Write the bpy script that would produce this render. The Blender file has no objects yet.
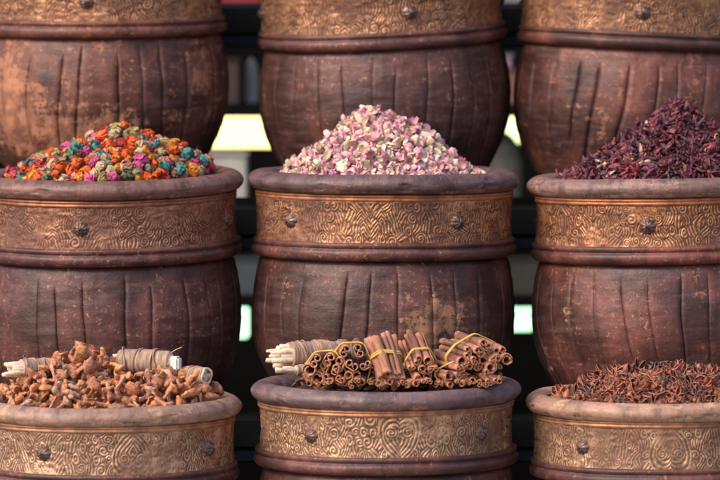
import bpy, math, random
import numpy as np
from mathutils import Vector, Matrix, Euler

random.seed(7)
RNG = np.random.default_rng(11)
SC = bpy.context.scene
COL = SC.collection
R = math.radians

# ------------------------------------------------------------------ camera
D = 16.0
PITCH = R(3.0)
FPX = 453.0 * D                      # focal length in pixels of a 720-wide picture
CAM = Vector((0, -D * math.cos(PITCH), 1.0 + D * math.sin(PITCH)))
cd = bpy.data.cameras.new('camera')
cam = bpy.data.objects.new('camera', cd)
COL.objects.link(cam)
cam.location = CAM
cam.rotation_euler = (math.pi / 2 - PITCH, 0, 0)
cd.sensor_width = 36
cd.lens = 36 * FPX / 720
cd.clip_start = 0.5
cd.clip_end = 400
cd.dof.use_dof = True
cd.dof.focus_distance = D - 0.5
cd.dof.aperture_fstop = 3.6
SC.camera = cam

def at(px, py, Y):
    """point on the plane y = Y seen at (px, py) of the 720 x 480 photograph"""
    d = Vector(((px - 360) / FPX, 1.0, (240 - py) / FPX))
    c, s = math.cos(PITCH), math.sin(PITCH)
    w = Vector((d.x, d.y * c + d.z * s, -d.y * s + d.z * c))
    t = (Y - CAM.y) / w.y
    return CAM + w * t

# ------------------------------------------------------------------ noise
def _h(ix, iy, iz, seed):
    with np.errstate(over='ignore'):
        n = (ix.astype(np.uint32) * np.uint32(374761393) + iy.astype(np.uint32) * np.uint32(668265263)
             + iz.astype(np.uint32) * np.uint32(2246822519) + np.uint32(seed * 3266489 + 17))
        n = (n ^ (n >> np.uint32(13))) * np.uint32(1274126177)
        n = n ^ (n >> np.uint32(16))
    return (n & np.uint32(0xffff)).astype(np.float64) / 65535.0

def vnoise(p, seed=0):
    p = np.asarray(p, float)
    f = np.floor(p)
    i = f.astype(np.int64) + 100000
    t = p - f
    t = t * t * (3 - 2 * t)
    out = 0
    for a in (0, 1):
        for b in (0, 1):
            for c in (0, 1):
                w = ((t[:, 0] if a else 1 - t[:, 0]) * (t[:, 1] if b else 1 - t[:, 1]) * (t[:, 2] if c else 1 - t[:, 2]))
                out = out + w * _h(i[:, 0] + a, i[:, 1] + b, i[:, 2] + c, seed)
    return out * 2 - 1

def fbm(p, seed=0, oct=3):
    p = np.asarray(p, float)
    s, a, tot = 0, 1.0, 0
    for k in range(oct):
        s = s + a * vnoise(p * (2 ** k), seed + k * 7)
        tot += a
        a *= .5
    return s / tot

def sstep(a, b, x):
    t = np.clip((x - a) / (b - a), 0, 1)
    return t * t * (3 - 2 * t)

# ------------------------------------------------------------------ mesh helpers
def mesh(name, verts, faces, mat=None, smooth=True):
    me = bpy.data.meshes.new(name)
    me.from_pydata([tuple(v) for v in np.asarray(verts, float)], [], [tuple(int(i) for i in f) for f in faces])
    if smooth:
        me.polygons.foreach_set('use_smooth', [True] * len(me.polygons))
    if mat:
        me.materials.append(mat)
    me.update()
    return me

def link(name, data, parent=None):
    o = bpy.data.objects.new(name, data)
    COL.objects.link(o)
    if parent:
        o.parent = parent
    return o

def tag(o, label=None, cat=None, group=None, kind=None):
    if label: o['label'] = label
    if cat: o['category'] = cat
    if group: o['group'] = group
    if kind: o['kind'] = kind
    return o

def attr(me, name, vals):
    a = me.attributes.new(name, 'FLOAT', 'POINT')
    a.data.foreach_set('value', np.asarray(vals, np.float32))

def cattr(me, name, vals):
    a = me.attributes.new(name, 'FLOAT_COLOR', 'POINT')
    v = np.ones((len(vals), 4), np.float32)
    v[:, :3] = vals
    a.data.foreach_set('color', v.ravel())

def ring_faces(nr, nt, flip=False, closed=True):
    i, j = np.meshgrid(np.arange(nr - 1), np.arange(nt if closed else nt - 1), indexing='ij')
    i, j = i.ravel(), j.ravel()
    j2 = (j + 1) % nt
    q = np.stack([i * nt + j, i * nt + j2, (i + 1) * nt + j2, (i + 1) * nt + j], 1)
    return q[:, ::-1] if flip else q

def lathe_pts(prof, th):
    prof = np.asarray(prof, float)
    r = prof[:, 0][:, None]
    z = prof[:, 1][:, None]
    t = np.asarray(th)[None, :]
    V = np.stack([r * np.sin(t), -r * np.cos(t), z + 0 * t], -1)
    return V.reshape(-1, 3)

def smooth_prof(pts, n):
    """dense Catmull-Rom through profile points"""
    P = np.asarray(pts, float)
    P = np.vstack([2 * P[0] - P[1], P, 2 * P[-1] - P[-2]])
    out = []
    m = len(P) - 3
    for k in range(m):
        p0, p1, p2, p3 = P[k:k + 4]
        for t in np.linspace(0, 1, n, endpoint=False):
            out.append(.5 * ((2 * p1) + (-p0 + p2) * t + (2 * p0 - 5 * p1 + 4 * p2 - p3) * t * t + (-p0 + 3 * p1 - 3 * p2 + p3) * t ** 3))
    out.append(P[-2])
    return np.array(out)

def box(x0, x1, y0, y1, z0, z1, b=.004):
    """bevelled box as verts, faces"""
    import bmesh
    bm = bmesh.new()
    bmesh.ops.create_cube(bm, size=1)
    for v in bm.verts:
        v.co = Vector((x0 + (v.co.x + .5) * (x1 - x0), y0 + (v.co.y + .5) * (y1 - y0), z0 + (v.co.z + .5) * (z1 - z0)))
    bmesh.ops.bevel(bm, geom=list(bm.edges), offset=b, segments=2, affect='EDGES')
    bm.verts.index_update()
    V = [tuple(v.co) for v in bm.verts]
    F = [[v.index for v in f.verts] for f in bm.faces]
    bm.free()
    return V, F

def join(parts):
    V, F, n = [], [], 0
    for v, f in parts:
        v = np.asarray(v, float)
        V.append(v)
        F += [[int(a) + n for a in q] for q in f]
        n += len(v)
    return np.vstack(V), F

def tube(path, rad, k=8, closed=False):
    P = np.asarray(path, float)
    n = len(P)
    if np.isscalar(rad): rad = np.full(n, rad)
    T = np.roll(P, -1, 0) - np.roll(P, 1, 0) if closed else np.gradient(P, axis=0)
    T /= np.linalg.norm(T, axis=1)[:, None] + 1e-9
    N = np.zeros_like(P)
    ref = np.array([0, 0, 1.0]) if abs(T[0][2]) < .9 else np.array([1.0, 0, 0])
    for i in range(n):
        v = ref - T[i] * np.dot(ref, T[i])
        v /= np.linalg.norm(v) + 1e-9
        N[i] = v
        ref = v
    B = np.cross(T, N)
    a = np.linspace(0, 2 * np.pi, k, endpoint=False)
    V = (P[:, None, :] + rad[:, None, None] * (np.cos(a)[None, :, None] * N[:, None, :] + np.sin(a)[None, :, None] * B[:, None, :])).reshape(-1, 3)
    F = [list(q) for q in ring_faces(n, k)]
    if closed:
        for j in range(k):
            F.append([(n - 1) * k + j, (n - 1) * k + (j + 1) % k, (j + 1) % k, j])
    else:
        F.append(list(range(k))[::-1])
        F.append([(n - 1) * k + j for j in range(k)])
    return V, F

# ------------------------------------------------------------------ material helpers
class NT:
    def __init__(s, name):
        s.m = bpy.data.materials.new(name)
        s.m.use_nodes = True
        s.t = s.m.node_tree
        s.b = s.t.nodes['Principled BSDF']
    def n(s, kind, **kw):
        nd = s.t.nodes.new(kind)
        for k, v in kw.items():
            setattr(nd, k, v)
        return nd
    def set(s, sock, v):
        if isinstance(v, bpy.types.NodeSocket):
            s.t.links.new(v, sock)
        else:
            sock.default_value = v
    def math(s, op, a, b=0.0, c=0.0, clamp=False):
        nd = s.n('ShaderNodeMath', operation=op, use_clamp=clamp)
        s.set(nd.inputs[0], a); s.set(nd.inputs[1], b); s.set(nd.inputs[2], c)
        return nd.outputs[0]
    def step(s, x, lo, hi):
        nd = s.n('ShaderNodeMapRange', interpolation_type='SMOOTHSTEP')
        s.set(nd.inputs[0], x)
        nd.inputs[1].default_value = lo; nd.inputs[2].default_value = hi
        nd.inputs[3].default_value = 0; nd.inputs[4].default_value = 1
        return nd.outputs[0]
    def mix(s, f, a, b, mode='MIX'):
        nd = s.n('ShaderNodeMix', data_type='RGBA', blend_type=mode)
        s.set(nd.inputs[0], f)
        s.set(nd.inputs[6], a if not isinstance(a, tuple) else (*a, 1)[:4])
        s.set(nd.inputs[7], b if not isinstance(b, tuple) else (*b, 1)[:4])
        return nd.outputs[2]
    def noise(s, vec, scale, detail=4, rough=.55, dist=0.0):
        nd = s.n('ShaderNodeTexNoise')
        s.set(nd.inputs['Vector'], vec)
        nd.inputs['Scale'].default_value = scale
        nd.inputs['Detail'].default_value = detail
        nd.inputs['Roughness'].default_value = rough
        nd.inputs['Distortion'].default_value = dist
        return nd.outputs['Fac']
    def obj(s):
        return s.n('ShaderNodeTexCoord').outputs['Object']
    def scale(s, vec, v, off=(0, 0, 0)):
        nd = s.n('ShaderNodeMapping')
        s.set(nd.inputs[0], vec)
        nd.inputs['Scale'].default_value = v
        nd.inputs['Location'].default_value = off
        return nd.outputs[0]
    def cyl(s, seed=0.0):
        """(arc length, height, radius) of an upright turned part"""
        sp = s.n('ShaderNodeSeparateXYZ')
        s.set(sp.inputs[0], s.obj())
        a = s.math('ARCTAN2', sp.outputs[0], s.math('MULTIPLY', sp.outputs[1], -1.0))
        cb = s.n('ShaderNodeCombineXYZ')
        s.set(cb.inputs[0], s.math('MULTIPLY_ADD', a, .29, seed * 3.1))
        s.set(cb.inputs[1], sp.outputs[2])
        cb.inputs[2].default_value = seed
        return cb.outputs[0]
    def bump(s, h, strength=.4, dist=.003):
        nd = s.n('ShaderNodeBump')
        nd.inputs['Strength'].default_value = strength
        nd.inputs['Distance'].default_value = dist
        s.set(nd.inputs['Height'], h)
        s.t.links.new(nd.outputs[0], s.b.inputs['Normal'])
    def out(s, color=None, rough=None, metal=None, spec=None):
        if color is not None: s.set(s.b.inputs['Base Color'], color if not isinstance(color, tuple) else (*color, 1)[:4])
        if rough is not None: s.set(s.b.inputs['Roughness'], rough)
        if metal is not None: s.set(s.b.inputs['Metallic'], metal)
        if spec is not None: s.set(s.b.inputs['Specular IOR Level'], spec)
        return s.m

def plain(name, col, rough=.6, var=.25, scale=40, bump=.2, metal=0, spec=.4):
    k = NT(name)
    nz = k.noise(k.obj(), scale)
    c2 = tuple(min(1, c * (1 - var)) for c in col)
    c3 = tuple(min(1, c * (1 + var)) for c in col)
    k.bump(nz, bump, .002)
    return k.out(k.mix(k.step(nz, .3, .7), c2, c3), rough, metal, spec)

def wood_mat(name, seed, wear, dark, mid, dust, tan, thr_soft=.09, dustk=.26, spots=(), edge=None, sheen=.5, mk=.62, grain=.25):
    """painted turned wood, worn through to pale timber where wear is high"""
    k = NT(name)
    c = k.cyl(seed)
    big = k.noise(c, 7, 3)
    mott = k.noise(c, 26, 5, .65)
    streak = k.noise(k.scale(c, (38, 5, 1)), 1.6, 5, .6)
    cross = k.noise(k.scale(c, (4.5, 34, 1)), 1.8, 5, .65)
    fine = k.noise(c, 170, 4, .7)
    base = k.mix(k.step(big, .36, .64), dark, mid)
    base = k.mix(k.math('MULTIPLY', k.step(mott, .44, .62), mk), base, tuple(x * .36 for x in mid))
    base = k.mix(k.math('MULTIPLY', k.step(cross, .46, .70), dustk), base, dust)
    base = k.mix(k.math('MULTIPLY', k.step(streak, .5, .75), .45), base, tuple(x * .5 for x in dark))
    w0 = k.noise(k.scale(c, (8, 5.5, 1), (seed, 3.3 * seed, 0)), 1.25, 6, .68, .25)
    w = k.math('ADD', w0, k.math('MULTIPLY', k.math('SUBTRACT', fine, .5), .50))
    w = k.math('ADD', w, k.math('MULTIPLY', k.math('SUBTRACT', cross, .5), .45))
    w = k.math('ADD', w, k.math('MULTIPLY', k.math('SUBTRACT', mott, .5), .50))
    w = k.math('ADD', w, k.math('MULTIPLY', k.math('SUBTRACT', streak, .5), .35))
    for (th, z, sg, amt) in spots:
        d = k.n('ShaderNodeVectorMath', operation='DISTANCE')
        k.set(d.inputs[0], c)
        d.inputs[1].default_value = (th * .29 + seed * 3.1, z, seed)
        w = k.math('ADD', w, k.math('MULTIPLY', k.step(d.outputs['Value'], sg, 0.0), amt))
    if edge is not None:
        sp = k.n('ShaderNodeSeparateXYZ')
        k.set(sp.inputs[0], c)
        e = k.math('ABSOLUTE', k.math('SUBTRACT', sp.outputs[1], edge))
        w = k.math('ADD', w, k.math('MULTIPLY', k.step(e, .009, .001), .20))
    thr = .80 - .36 * wear
    mask = k.step(w, thr, thr + thr_soft)
    tancol = k.mix(k.step(mott, .35, .65), tuple(x * .6 for x in tan), tuple(min(1, x * 1.35) for x in tan))
    tancol = k.mix(k.math('MULTIPLY', k.step(streak, .45, .7), .7), tancol, tuple(x * .45 for x in tan))
    base = k.mix(k.math('MULTIPLY', mask, .70), base, tancol)
    sp = k.noise(k.scale(c, (70, 75, 1)), 1.4, 4, .75)
    spm = k.math('MULTIPLY', k.step(sp, .585, .66), k.step(big, .38, .56))
    base = k.mix(k.math('MULTIPLY', spm, .68), base, tuple(min(1, x * 1.2) for x in tan))
    h = k.math('ADD', k.math('MULTIPLY', streak, .6), k.math('MULTIPLY', fine, .5))
    h = k.math('ADD', h, k.math('ADD', k.math('MULTIPLY', cross, grain), k.math('MULTIPLY', mott, .6)))
    h = k.math('SUBTRACT', h, k.math('MULTIPLY', mask, .35))
    k.bump(h, .7, .0035)
    ro = k.math('MULTIPLY_ADD', fine, .30, .30)
    ro = k.math('ADD', ro, k.math('MULTIPLY', mask, .22))
    return k.out(base, ro, 0, sheen)

def band_mat(name, seed, gold, dirt, patina):
    k = NT(name)
    c = k.cyl(seed)
    a = k.n('ShaderNodeAttribute', attribute_name='relief').outputs['Fac']
    big = k.noise(c, 7, 5, .62)
    mid = k.noise(c, 30, 5, .65)
    fine = k.noise(c, 210, 4, .7)
    g = k.mix(k.step(mid, .36, .64), tuple(x * y for x, y in zip(gold, (.55, .46, .44))), gold)
    g = k.mix(k.math('MULTIPLY', k.step(fine, .5, .72), .5), g, tuple(min(1, x * 1.25) for x in gold))
    col = k.mix(k.math('MULTIPLY', k.step(a, .62, .14), .85), g, dirt)
    pm = k.step(k.math('ADD', big, k.math('MULTIPLY', fine, .12)), .60 - .22 * patina, .78 - .22 * patina)
    col = k.mix(k.math('MULTIPLY', pm, .80), col, tuple(x * y for x, y in zip(dirt, (1.25, 1.1, 1.05))))
    ro = k.math('MULTIPLY_ADD', fine, .32, .30)
    ro = k.math('ADD', ro, k.math('MULTIPLY', pm, .14))
    k.bump(k.math('ADD', fine, k.math('MULTIPLY', mid, .8)), .5, .0018)
    me = k.math('MULTIPLY_ADD', pm, -.30, .55)
    return k.out(col, ro, me)

def item_mat(name, rough=.6, var=.3, scale=90, tip=None, spec=.4, trans=0.0, use_attr=False):
    """coloured by the object's own colour (or the mesh colour attribute of a heap)"""
    k = NT(name)
    if use_attr:
        col = k.n('ShaderNodeAttribute', attribute_name='col').outputs['Color']
    else:
        col = k.n('ShaderNodeObjectInfo').outputs['Color']
    nz = k.noise(k.obj(), scale, 3)
    dk = k.mix(1.0, col, (1 - var, 1 - var * 1.1, 1 - var * 1.1), 'MULTIPLY')
    lt = k.mix(var * .08, col, (.85, .66, .5))
    c = k.mix(k.step(nz, .32, .7), dk, lt)
    if tip is not None:
        t = k.n('ShaderNodeAttribute', attribute_name='tip').outputs['Fac']
        c = k.mix(k.math('MULTIPLY', t, tip[3]), c, tip[:3])
    k.bump(nz, .4, .002)
    if trans:
        k.b.inputs['Subsurface Weight'].default_value = trans
        k.b.inputs['Subsurface Radius'].default_value = (.01, .006, .005)
        k.b.inputs['Subsurface Scale'].default_value = .3
    return k.out(c, rough, 0, spec)

# ------------------------------------------------------------------ barrels
TH = np.linspace(-math.pi, math.pi, 240, endpoint=False)

RIM = [(.0005, -.11), (.12, -.112), (.236, -.11), (.2385, -.07), (.240, -.030), (.243, -.016), (.251, -.0065), (.263, -.001), (.277, 0), (.2885, -.0045),
       (.2965, -.012), (.300, -.0205), (.2975, -.030), (.291, -.0375), (.285, -.0408), (.279, -.0412)]
RIDGE = [(.2785, -.0405), (.2835, -.0425), (.286, -.0455), (.2842, -.0495), (.2855, -.0525), (.2838, -.0565), (.2785, -.0585)]
HOOP = [(.2775, -.1458), (.2865, -.1468), (.2905, -.1505), (.2898, -.1555), (.2868, -.1592), (.2882, -.1615), (.2922, -.1655), (.2935, -.171),
        (.2918, -.178), (.2865, -.1842), (.2765, -.1872), (.270, -.188)]
BODY = [(.268, -.1865), (.2755, -.193), (.2800, -.203), (.2870, -.235), (.2925, -.272), (.2945, -.302), (.2928, -.342), (.2860, -.380),
        (.2755, -.412), (.2615, -.442), (.240, -.482), (.217, -.518), (.200, -.56)]

def wob(V, seed, amp, freq, sharp=0):
    n = fbm(V * freq, seed, 3)
    d = V.copy()
    d[:, 2] = 0
    d /= np.linalg.norm(d, axis=1)[:, None] + 1e-6
    V = V + d * (n * amp)[:, None]
    V[:, 2] += amp * .7 * fbm(V * freq * .8 + 31, seed + 5, 2)
    return V

def turned(name, prof, H, s, seed, mat, amp, freq, n=4, parent=None, chips=0.0):
    P = smooth_prof(prof, n)
    V = lathe_pts(P, TH)
    if chips:
        c = fbm(V * np.array([22, 22, 40]), seed + 3, 3)
        dep = sstep(.32, .5, c) * chips
        rad = V.copy(); rad[:, 2] = 0
        rad /= np.linalg.norm(rad, axis=1)[:, None] + 1e-6
        V = V - rad * dep[:, None]
    V = wob(V, seed, amp, freq)
    V = wob(V, seed + 60, .0045, 2.2)
    V = V * s
    V[:, 2] += H
    return link(name, mesh(name, V, ring_faces(len(P), len(TH), True), mat), parent)

def body_mesh(H, s, seed, mat, gw, slant=0.0):
    rs = np.random.default_rng(seed)
    ns = 27
    bounds = (np.arange(ns) + rs.uniform(-.26, .26, ns)) / ns * 2 * math.pi - math.pi
    bounds.sort()
    width = rs.uniform(.0035, .0065, ns) * gw
    th = []
    for i in range(ns):
        b, w = bounds[i], width[i]
        nb = bounds[(i + 1) % ns] + (2 * math.pi if i == ns - 1 else 0)
        w2 = width[(i + 1) % ns]
        th += [(b - 2.2 * w, i), (b - w, i), (b - .35 * w, i), (b + .35 * w, i), (b + w, i), (b + 2.2 * w, i)]
        for t in np.linspace(b + 2.4 * w, nb - 2.4 * w2, 9)[1:-1]:
            th.append((t, -1))
    th = sorted(th)
    T = np.array([t for t, _ in th])
    P = smooth_prof(BODY, 9)
    nr, nt = len(P), len(T)
    zz = P[:, 1]
    P[:, 0] *= 1 + rs.uniform(-.012, .014) * np.exp(-((zz + rs.uniform(.26, .36)) / .10) ** 2)
    lean = rs.uniform(-.05, .05, 8)
    # grooves wander with height, together for neighbours
    tt, zg = np.meshgrid(T, zz)
    bend = .05 * np.sin(tt * 1.7 + seed) * ((zg + .19) / .3) + .022 * np.sin(tt * 5 + seed * 2 + zg * 9) + .003 * np.sin(zg * 50 + tt * 7) + slant * (zg + .19) ** 2 * 3
    r = np.repeat(P[:, 0][:, None], nt, 1)
    groove = np.zeros_like(r)
    top = -.205 - rs.uniform(0, .03, ns)
    bot = rs.uniform(-.60, -.40, ns)
    dep = rs.uniform(.0025, .008, ns) * min(gw, 1.3)
    for i in range(ns):
        d = np.abs((T - bounds[i] + math.pi) % (2 * math.pi) - math.pi) / width[i]
        sh = np.clip(1 - d / 1.6, 0, 1) ** 1.1
        vis = sstep(top[i] + .012, top[i] - .02, zz) * sstep(bot[i] - .02, bot[i] + .03, zz)
        groove += vis[:, None] * sh[None, :] * dep[i]
    th2 = tt + bend
    q = np.stack([np.sin(th2) * 2.2, -np.cos(th2) * 2.2, zg * 5], -1).reshape(-1, 3)
    n1 = fbm(q * 2, seed, 3).reshape(r.shape)
    q2 = np.stack([np.sin(th2) * 9, -np.cos(th2) * 9, zg * 14], -1).reshape(-1, 3)
    n2 = fbm(q2, seed + 9, 3).reshape(r.shape)
    # every stave stands a hair prouder or deeper than the next
    idx = np.searchsorted(bounds, T, side='right') % ns
    off = rs.uniform(-.0006, .0006, ns)[idx][None, :] * sstep(-.20, -.25, zg)
    q3 = np.stack([np.sin(th2) * 7, -np.cos(th2) * 7, zg * 70], -1).reshape(-1, 3)
    n3 = fbm(q3, seed + 19, 2).reshape(r.shape)
    r = r + n1 * .0030 + n2 * .0016 + n3 * .0011 + off - groove
    V = np.stack([r * np.sin(th2), -r * np.cos(th2), zg], -1).reshape(-1, 3) * s
    V[:, 2] += H
    keep = V[:, 2]
    V[:, 2] = np.maximum(keep, 0.0)
    me = mesh('barrel_body', V, ring_faces(nr, nt, True), mat)
    return me

def relief(u, v, Hb, seed, panels):
    """hammered arabesque: nested hearts, scrolls and flowing strokes; 0..1"""
    rs = np.random.default_rng(seed)
    lam = .0070
    n = np.stack([u * 20, v * 17, 0 * u + seed], 1)
    w1 = fbm(n, seed, 2)
    w2 = fbm(n * 2.6 + 9, seed + 4, 2)
    x = np.full_like(u, 9.0)
    for c, half in panels:
        d = u - c
        m = np.abs(d) < half
        x = np.where(m, d, x)
    ax = np.abs(x) + .0018 * w2
    inv = seed % 2
    vv = (Hb - v) if inv else v
    # punched motifs on a loose grid, mirrored about the middle of each panel:
    # scrolls, nested drops and sheaves of leaning strokes
    px, pv = .0225, .0235
    best = np.full_like(u, 9.0); second = np.full_like(u, 9.0); ph = np.zeros_like(u)
    for i in range(0, 12):
        for j in range(-1, 5):
            cx = (i + .55 + .5 * (j % 2)) * px + rs.uniform(-.005, .005)
            cv = (j + .5) * pv + rs.uniform(-.006, .006)
            ty = rs.choice(4, p=(.26, .20, .49, .05))
            sg = rs.choice((-1, 1)); al = rs.normal(0, .42) ; cu = rs.uniform(-26, 26); f = rs.uniform(.85, 1.12)
            dx, dv = ax - cx + w1 * .005, vv - cv + w2 * .002
            d = np.hypot(dx * rs.uniform(.85, 1.3), dv * rs.uniform(.8, 1.05)) * rs.uniform(.85, 1.2)
            if ty == 0:
                p = 2 * np.pi * d / (lam * f) + sg * np.arctan2(dv, dx)
            elif ty == 1:
                up = dv * sg
                p = 2 * np.pi * np.hypot(dx * (1.25 + 26 * up), dv * .75) / (lam * f)
            elif ty == 2:
                q = dx * math.cos(al) + dv * math.sin(al) + cu * dv * dv
                p = 2 * np.pi * q / (lam * f) + w2
            else:
                q = np.abs(dx) * .8 + dv * sg * .75 - 16 * dx * dx * sg
                p = 2 * np.pi * q / (lam * f)
            near = d < best
            second = np.where(near, best, np.minimum(second, d))
            ph = np.where(near, p, ph)
            best = np.where(near, d, best)
    h = .5 + .5 * np.cos(ph)
    h = h * (.30 + .70 * sstep(0, .0042, second - best))
    # two scrolling lobes that close into a heart
    yy = vv - .034
    hx = np.maximum(ax, 1e-6)
    hr = np.sqrt((ax * .86) ** 2 + (yy * .82 - .60 * np.sqrt(hx * .03)) ** 2) + w2 * .0016
    lob = np.hypot(ax - .019, vv - .057)
    hh = .5 + .5 * np.cos(2 * np.pi * hr / (lam * 1.15))
    hl = .5 + .5 * np.cos(2 * np.pi * lob / (lam * .95) + np.arctan2(vv - .057, ax - .019))
    wl = sstep(.016, .012, lob)
    hh = hh * (1 - wl) + hl * wl
    wgt = sstep(.045, .040, hr) * (seed in (87, 98, 109))
    h = h * (1 - wgt) + hh * wgt
    h = np.clip(h * 1.2 - .12, 0, 1) ** 1.1
    # hand work: strokes break up, blur and fade, border strips stay plain
    fade = .22 + .78 * sstep(-.42, .18, fbm(n * .7 + 3, seed + 20, 2))
    brk = .62 + .38 * sstep(-.45, .1, fbm(n * 5 + 13, seed + 21, 2))
    edge = sstep(0, .007, v) * sstep(Hb, Hb - .007, v)
    h = .5 + (h * brk - .5) * fade * edge
    return np.clip(h + .22 * fbm(np.stack([u * 230, v * 230, 0 * u], 1), seed + 2, 2), 0, 1)

def band_mesh(H, s, seed, studs, mat):
    nt, nr = 2000, 84
    zb, zt = -.1485, -.0555
    th = np.linspace(-math.pi, math.pi, nt, endpoint=False)
    t = np.linspace(0, 1, nr)
    tt, TT = np.meshgrid(th, t)
    u = (tt * .2815).ravel()
    v = (TT * (zt - zb)).ravel()
    ss = sorted(studs)
    pan = []
    for a, b in zip(ss, ss[1:] + [ss[0] + 2 * math.pi]):
        for off in (-2 * math.pi, 0, 2 * math.pi):
            pan.append((((a + b) / 2 + off) * .2815, (b - a) / 2 * .2815))
    h = relief(u, v, zt - zb, seed, pan)
    r = .2815 - .0028 * np.sin(np.pi * TT.ravel()) + h * .0013
    q = np.stack([np.sin(tt.ravel()) * 2, np.cos(tt.ravel()) * 2, v * 12], 1)
    r = r + .0022 * fbm(q, seed + 40, 3)
    r = r + .0012 * vnoise(q * 11, seed + 41)
    z = zb + v
    V = np.stack([r * np.sin(tt.ravel()), -r * np.cos(tt.ravel()), z], 1) * s
    V[:, 2] += H
    me = mesh('metal_band', V, ring_faces(nr, nt), mat)
    attr(me, 'relief', h)
    return me

def stud_mesh(mat):
    k, m = 48, 12
    V, F = [], []
    for i in range(m + 1):
        t = i / m
        for j in range(k):
            a = 2 * math.pi * j / k
            pet = .5 + .5 * math.cos(a * 9)
            rad = .0185 * (1 - t) * (1 + .05 * (pet - .5) * (1 - t) * 2)
            z = .0125 * (1 - (1 - t) ** 2.2) * (.82 + .18 * pet * math.sin(math.pi * t) ** .6) - .002
            if t > .78: z += .0028 * math.sin((t - .78) / .22 * math.pi / 2)
            rad = max(rad, .0002)
            V.append((rad * math.cos(a), z, rad * math.sin(a)))
    F = ring_faces(m + 1, k)
    V = np.array(V)
    V[:, 1] *= -1            # dome looks along -y
    return mesh('stud', V, F, mat)

M = {}
M['stud'] = NT('dark_stud_metal')
_n = M['stud'].noise(M['stud'].obj(), 120, 3)
M['stud'] = M['stud'].out(M['stud'].mix(M['stud'].step(_n, .35, .7), (.09, .055, .05), (.30, .18, .14)), .42, .55)
STUD = stud_mesh(M['stud'])

# board fronts of the stand, one per tier: photograph row of the upper front edge, depth of the edge
ROWY = {'bottom': -.62, 'middle': 0.0, 'top': .62}
BOARD = {}
for nm, py, yf in (('bottom', 633, -.90), ('middle', 421, -.28), ('top', 209.5, .34), ('highest', 8, .96)):
    BOARD[nm] = at(360, py, yf).z

def barrel(row, px, pyc, s, lean, roll, seed, wear, studs, tone, label):
    """px, pyc: rim tip level in the photograph; lean towards the viewer, roll right side up"""
    Y = ROWY[row]
    rot = Euler((R(lean), R(-roll), 0)).to_matrix().to_4x4()
    rim_mid = at(px, pyc, Y)
    top = rim_mid + rot.to_3x3() @ Vector((0, 0, .0205 * s))
    H = (top.z - BOARD[row]) - .001
    base = top - rot.to_3x3() @ Vector((0, 0, H))
    root = bpy.data.objects.new('spice_barrel', None)
    COL.objects.link(root)
    root.empty_display_size = .1
    Mx = Matrix.Translation(base) @ rot
    root.matrix_world = Mx
    tag(root, label, 'barrel', 'carved wooden spice barrels on the stepped stand')
    dark, mid, dust, tan, rimcol = tone['dark'], tone['mid'], tone['dust'], tone['tan'], tone['rim']
    wm = wood_mat('barrel_wood', seed * 1.37, wear, dark, mid, dust, tan, spots=[(a_, H + z_ * s, g_, k_) for a_, z_, g_, k_ in tone['spots']])
    rm = wood_mat('rim_wood', seed * 2.11 + .7, tone['rimwear'], tuple(x * .8 for x in rimcol), rimcol, tuple(min(1, x * 1.5) for x in rimcol), tone['rimtan'], .12, .6, edge=H - .036 * s, mk=.8)
    hm = wood_mat('hoop_wood', seed * 1.71 + .3, wear * .7, tuple(x * 1.1 for x in dark), tuple(x * 1.15 for x in mid), dust, tan)
    bm_ = band_mat('engraved_bronze', seed * .9, tone['gold'], tone['dirt'], tone['patina'])
    turned('rim', RIM, H, s, seed, rm, .0036, 8, 6, root, .004)
    nm_ = band_mat('worn_copper', seed * 1.9, tuple(a * b for a, b in zip(tone['gold'], (.85, .68, .6))), tone['dirt'], .35)
    nk = turned('neck_moulding', RIDGE, H, s, seed + 1, nm_, .0013, 8, 4, root)
    attr(nk.data, 'relief', np.full(len(nk.data.vertices), .52))
    turned('hoop', HOOP, H, s, seed + 2, hm, .0022, 7, 4, root, .0015)
    link('barrel_body', body_mesh(H, s, seed, wm, tone['gw'], tone['slant']), root)
    sa = [R(a) for a in studs]
    band = link('metal_band', band_mesh(H, s, seed, sa, bm_), root)
    for a in sa:
        st = link('stud', STUD, band)
        st.matrix_local = Matrix.Translation((.2805 * s * math.sin(a), -.2805 * s * math.cos(a), H - .102 * s)) @ Matrix.Rotation(a, 4, 'Z') @ Matrix.Scale(s, 4)
    # frame of the heap: origin at the middle of the rim top
    return Mx @ Matrix.Translation((0, 0, H)) @ Matrix.Scale(s, 4)

def tone(**k):
    d = dict(dark=(.048, .0195, .018), mid=(.150, .058, .049), dust=(.22, .128, .122), tan=(.46, .225, .130), rim=(.15, .085, .07), rimwear=.2, rimtan=(.34, .20, .13),
             gold=(.60, .31, .165), dirt=(.095, .045, .033), patina=.42, spots=(), gw=1.0, slant=0.0)
    d.update(k)
    return d

W = {}
W['tl'] = barrel('top', 101, -38, .98, 1.2, 0.5, 21, .55, (-5, 78, 180, 262),
                 tone(gw=1.5, tan=(.46, .200, .110), dark=(.052, .019, .017), mid=(.175, .060, .043), patina=.3, spots=((-.80, -.33, .20, .26), (-.30, -.42, .15, .22), (.15, -.38, .10, .18), (.95, -.30, .14, .20))),
                 'top left barrel with orange paint badly worn off behind the coloured flower heads')
W['tc'] = barrel('top', 379, -28, .98, 2.3, 2.7, 32, .24, (13.5, 95, 185, 280), tone(gw=.8, gold=(.64, .34, .18), dust=(.26, .150, .145)),
                 'top middle barrel tilted up on its right behind the pink petals')
W['tr'] = barrel('top', 644, -24, .98, -.2, -2.6, 43, .42, (-2, 82, 178, 270), tone(gw=1.9, slant=-.8, tan=(.48, .205, .120), mid=(.205, .068, .051), spots=((-.5, -.36, .16, .16), (.3, -.25, .12, .14))),
                 'top right barrel with rusty streaks behind the dark hibiscus heap')
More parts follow.
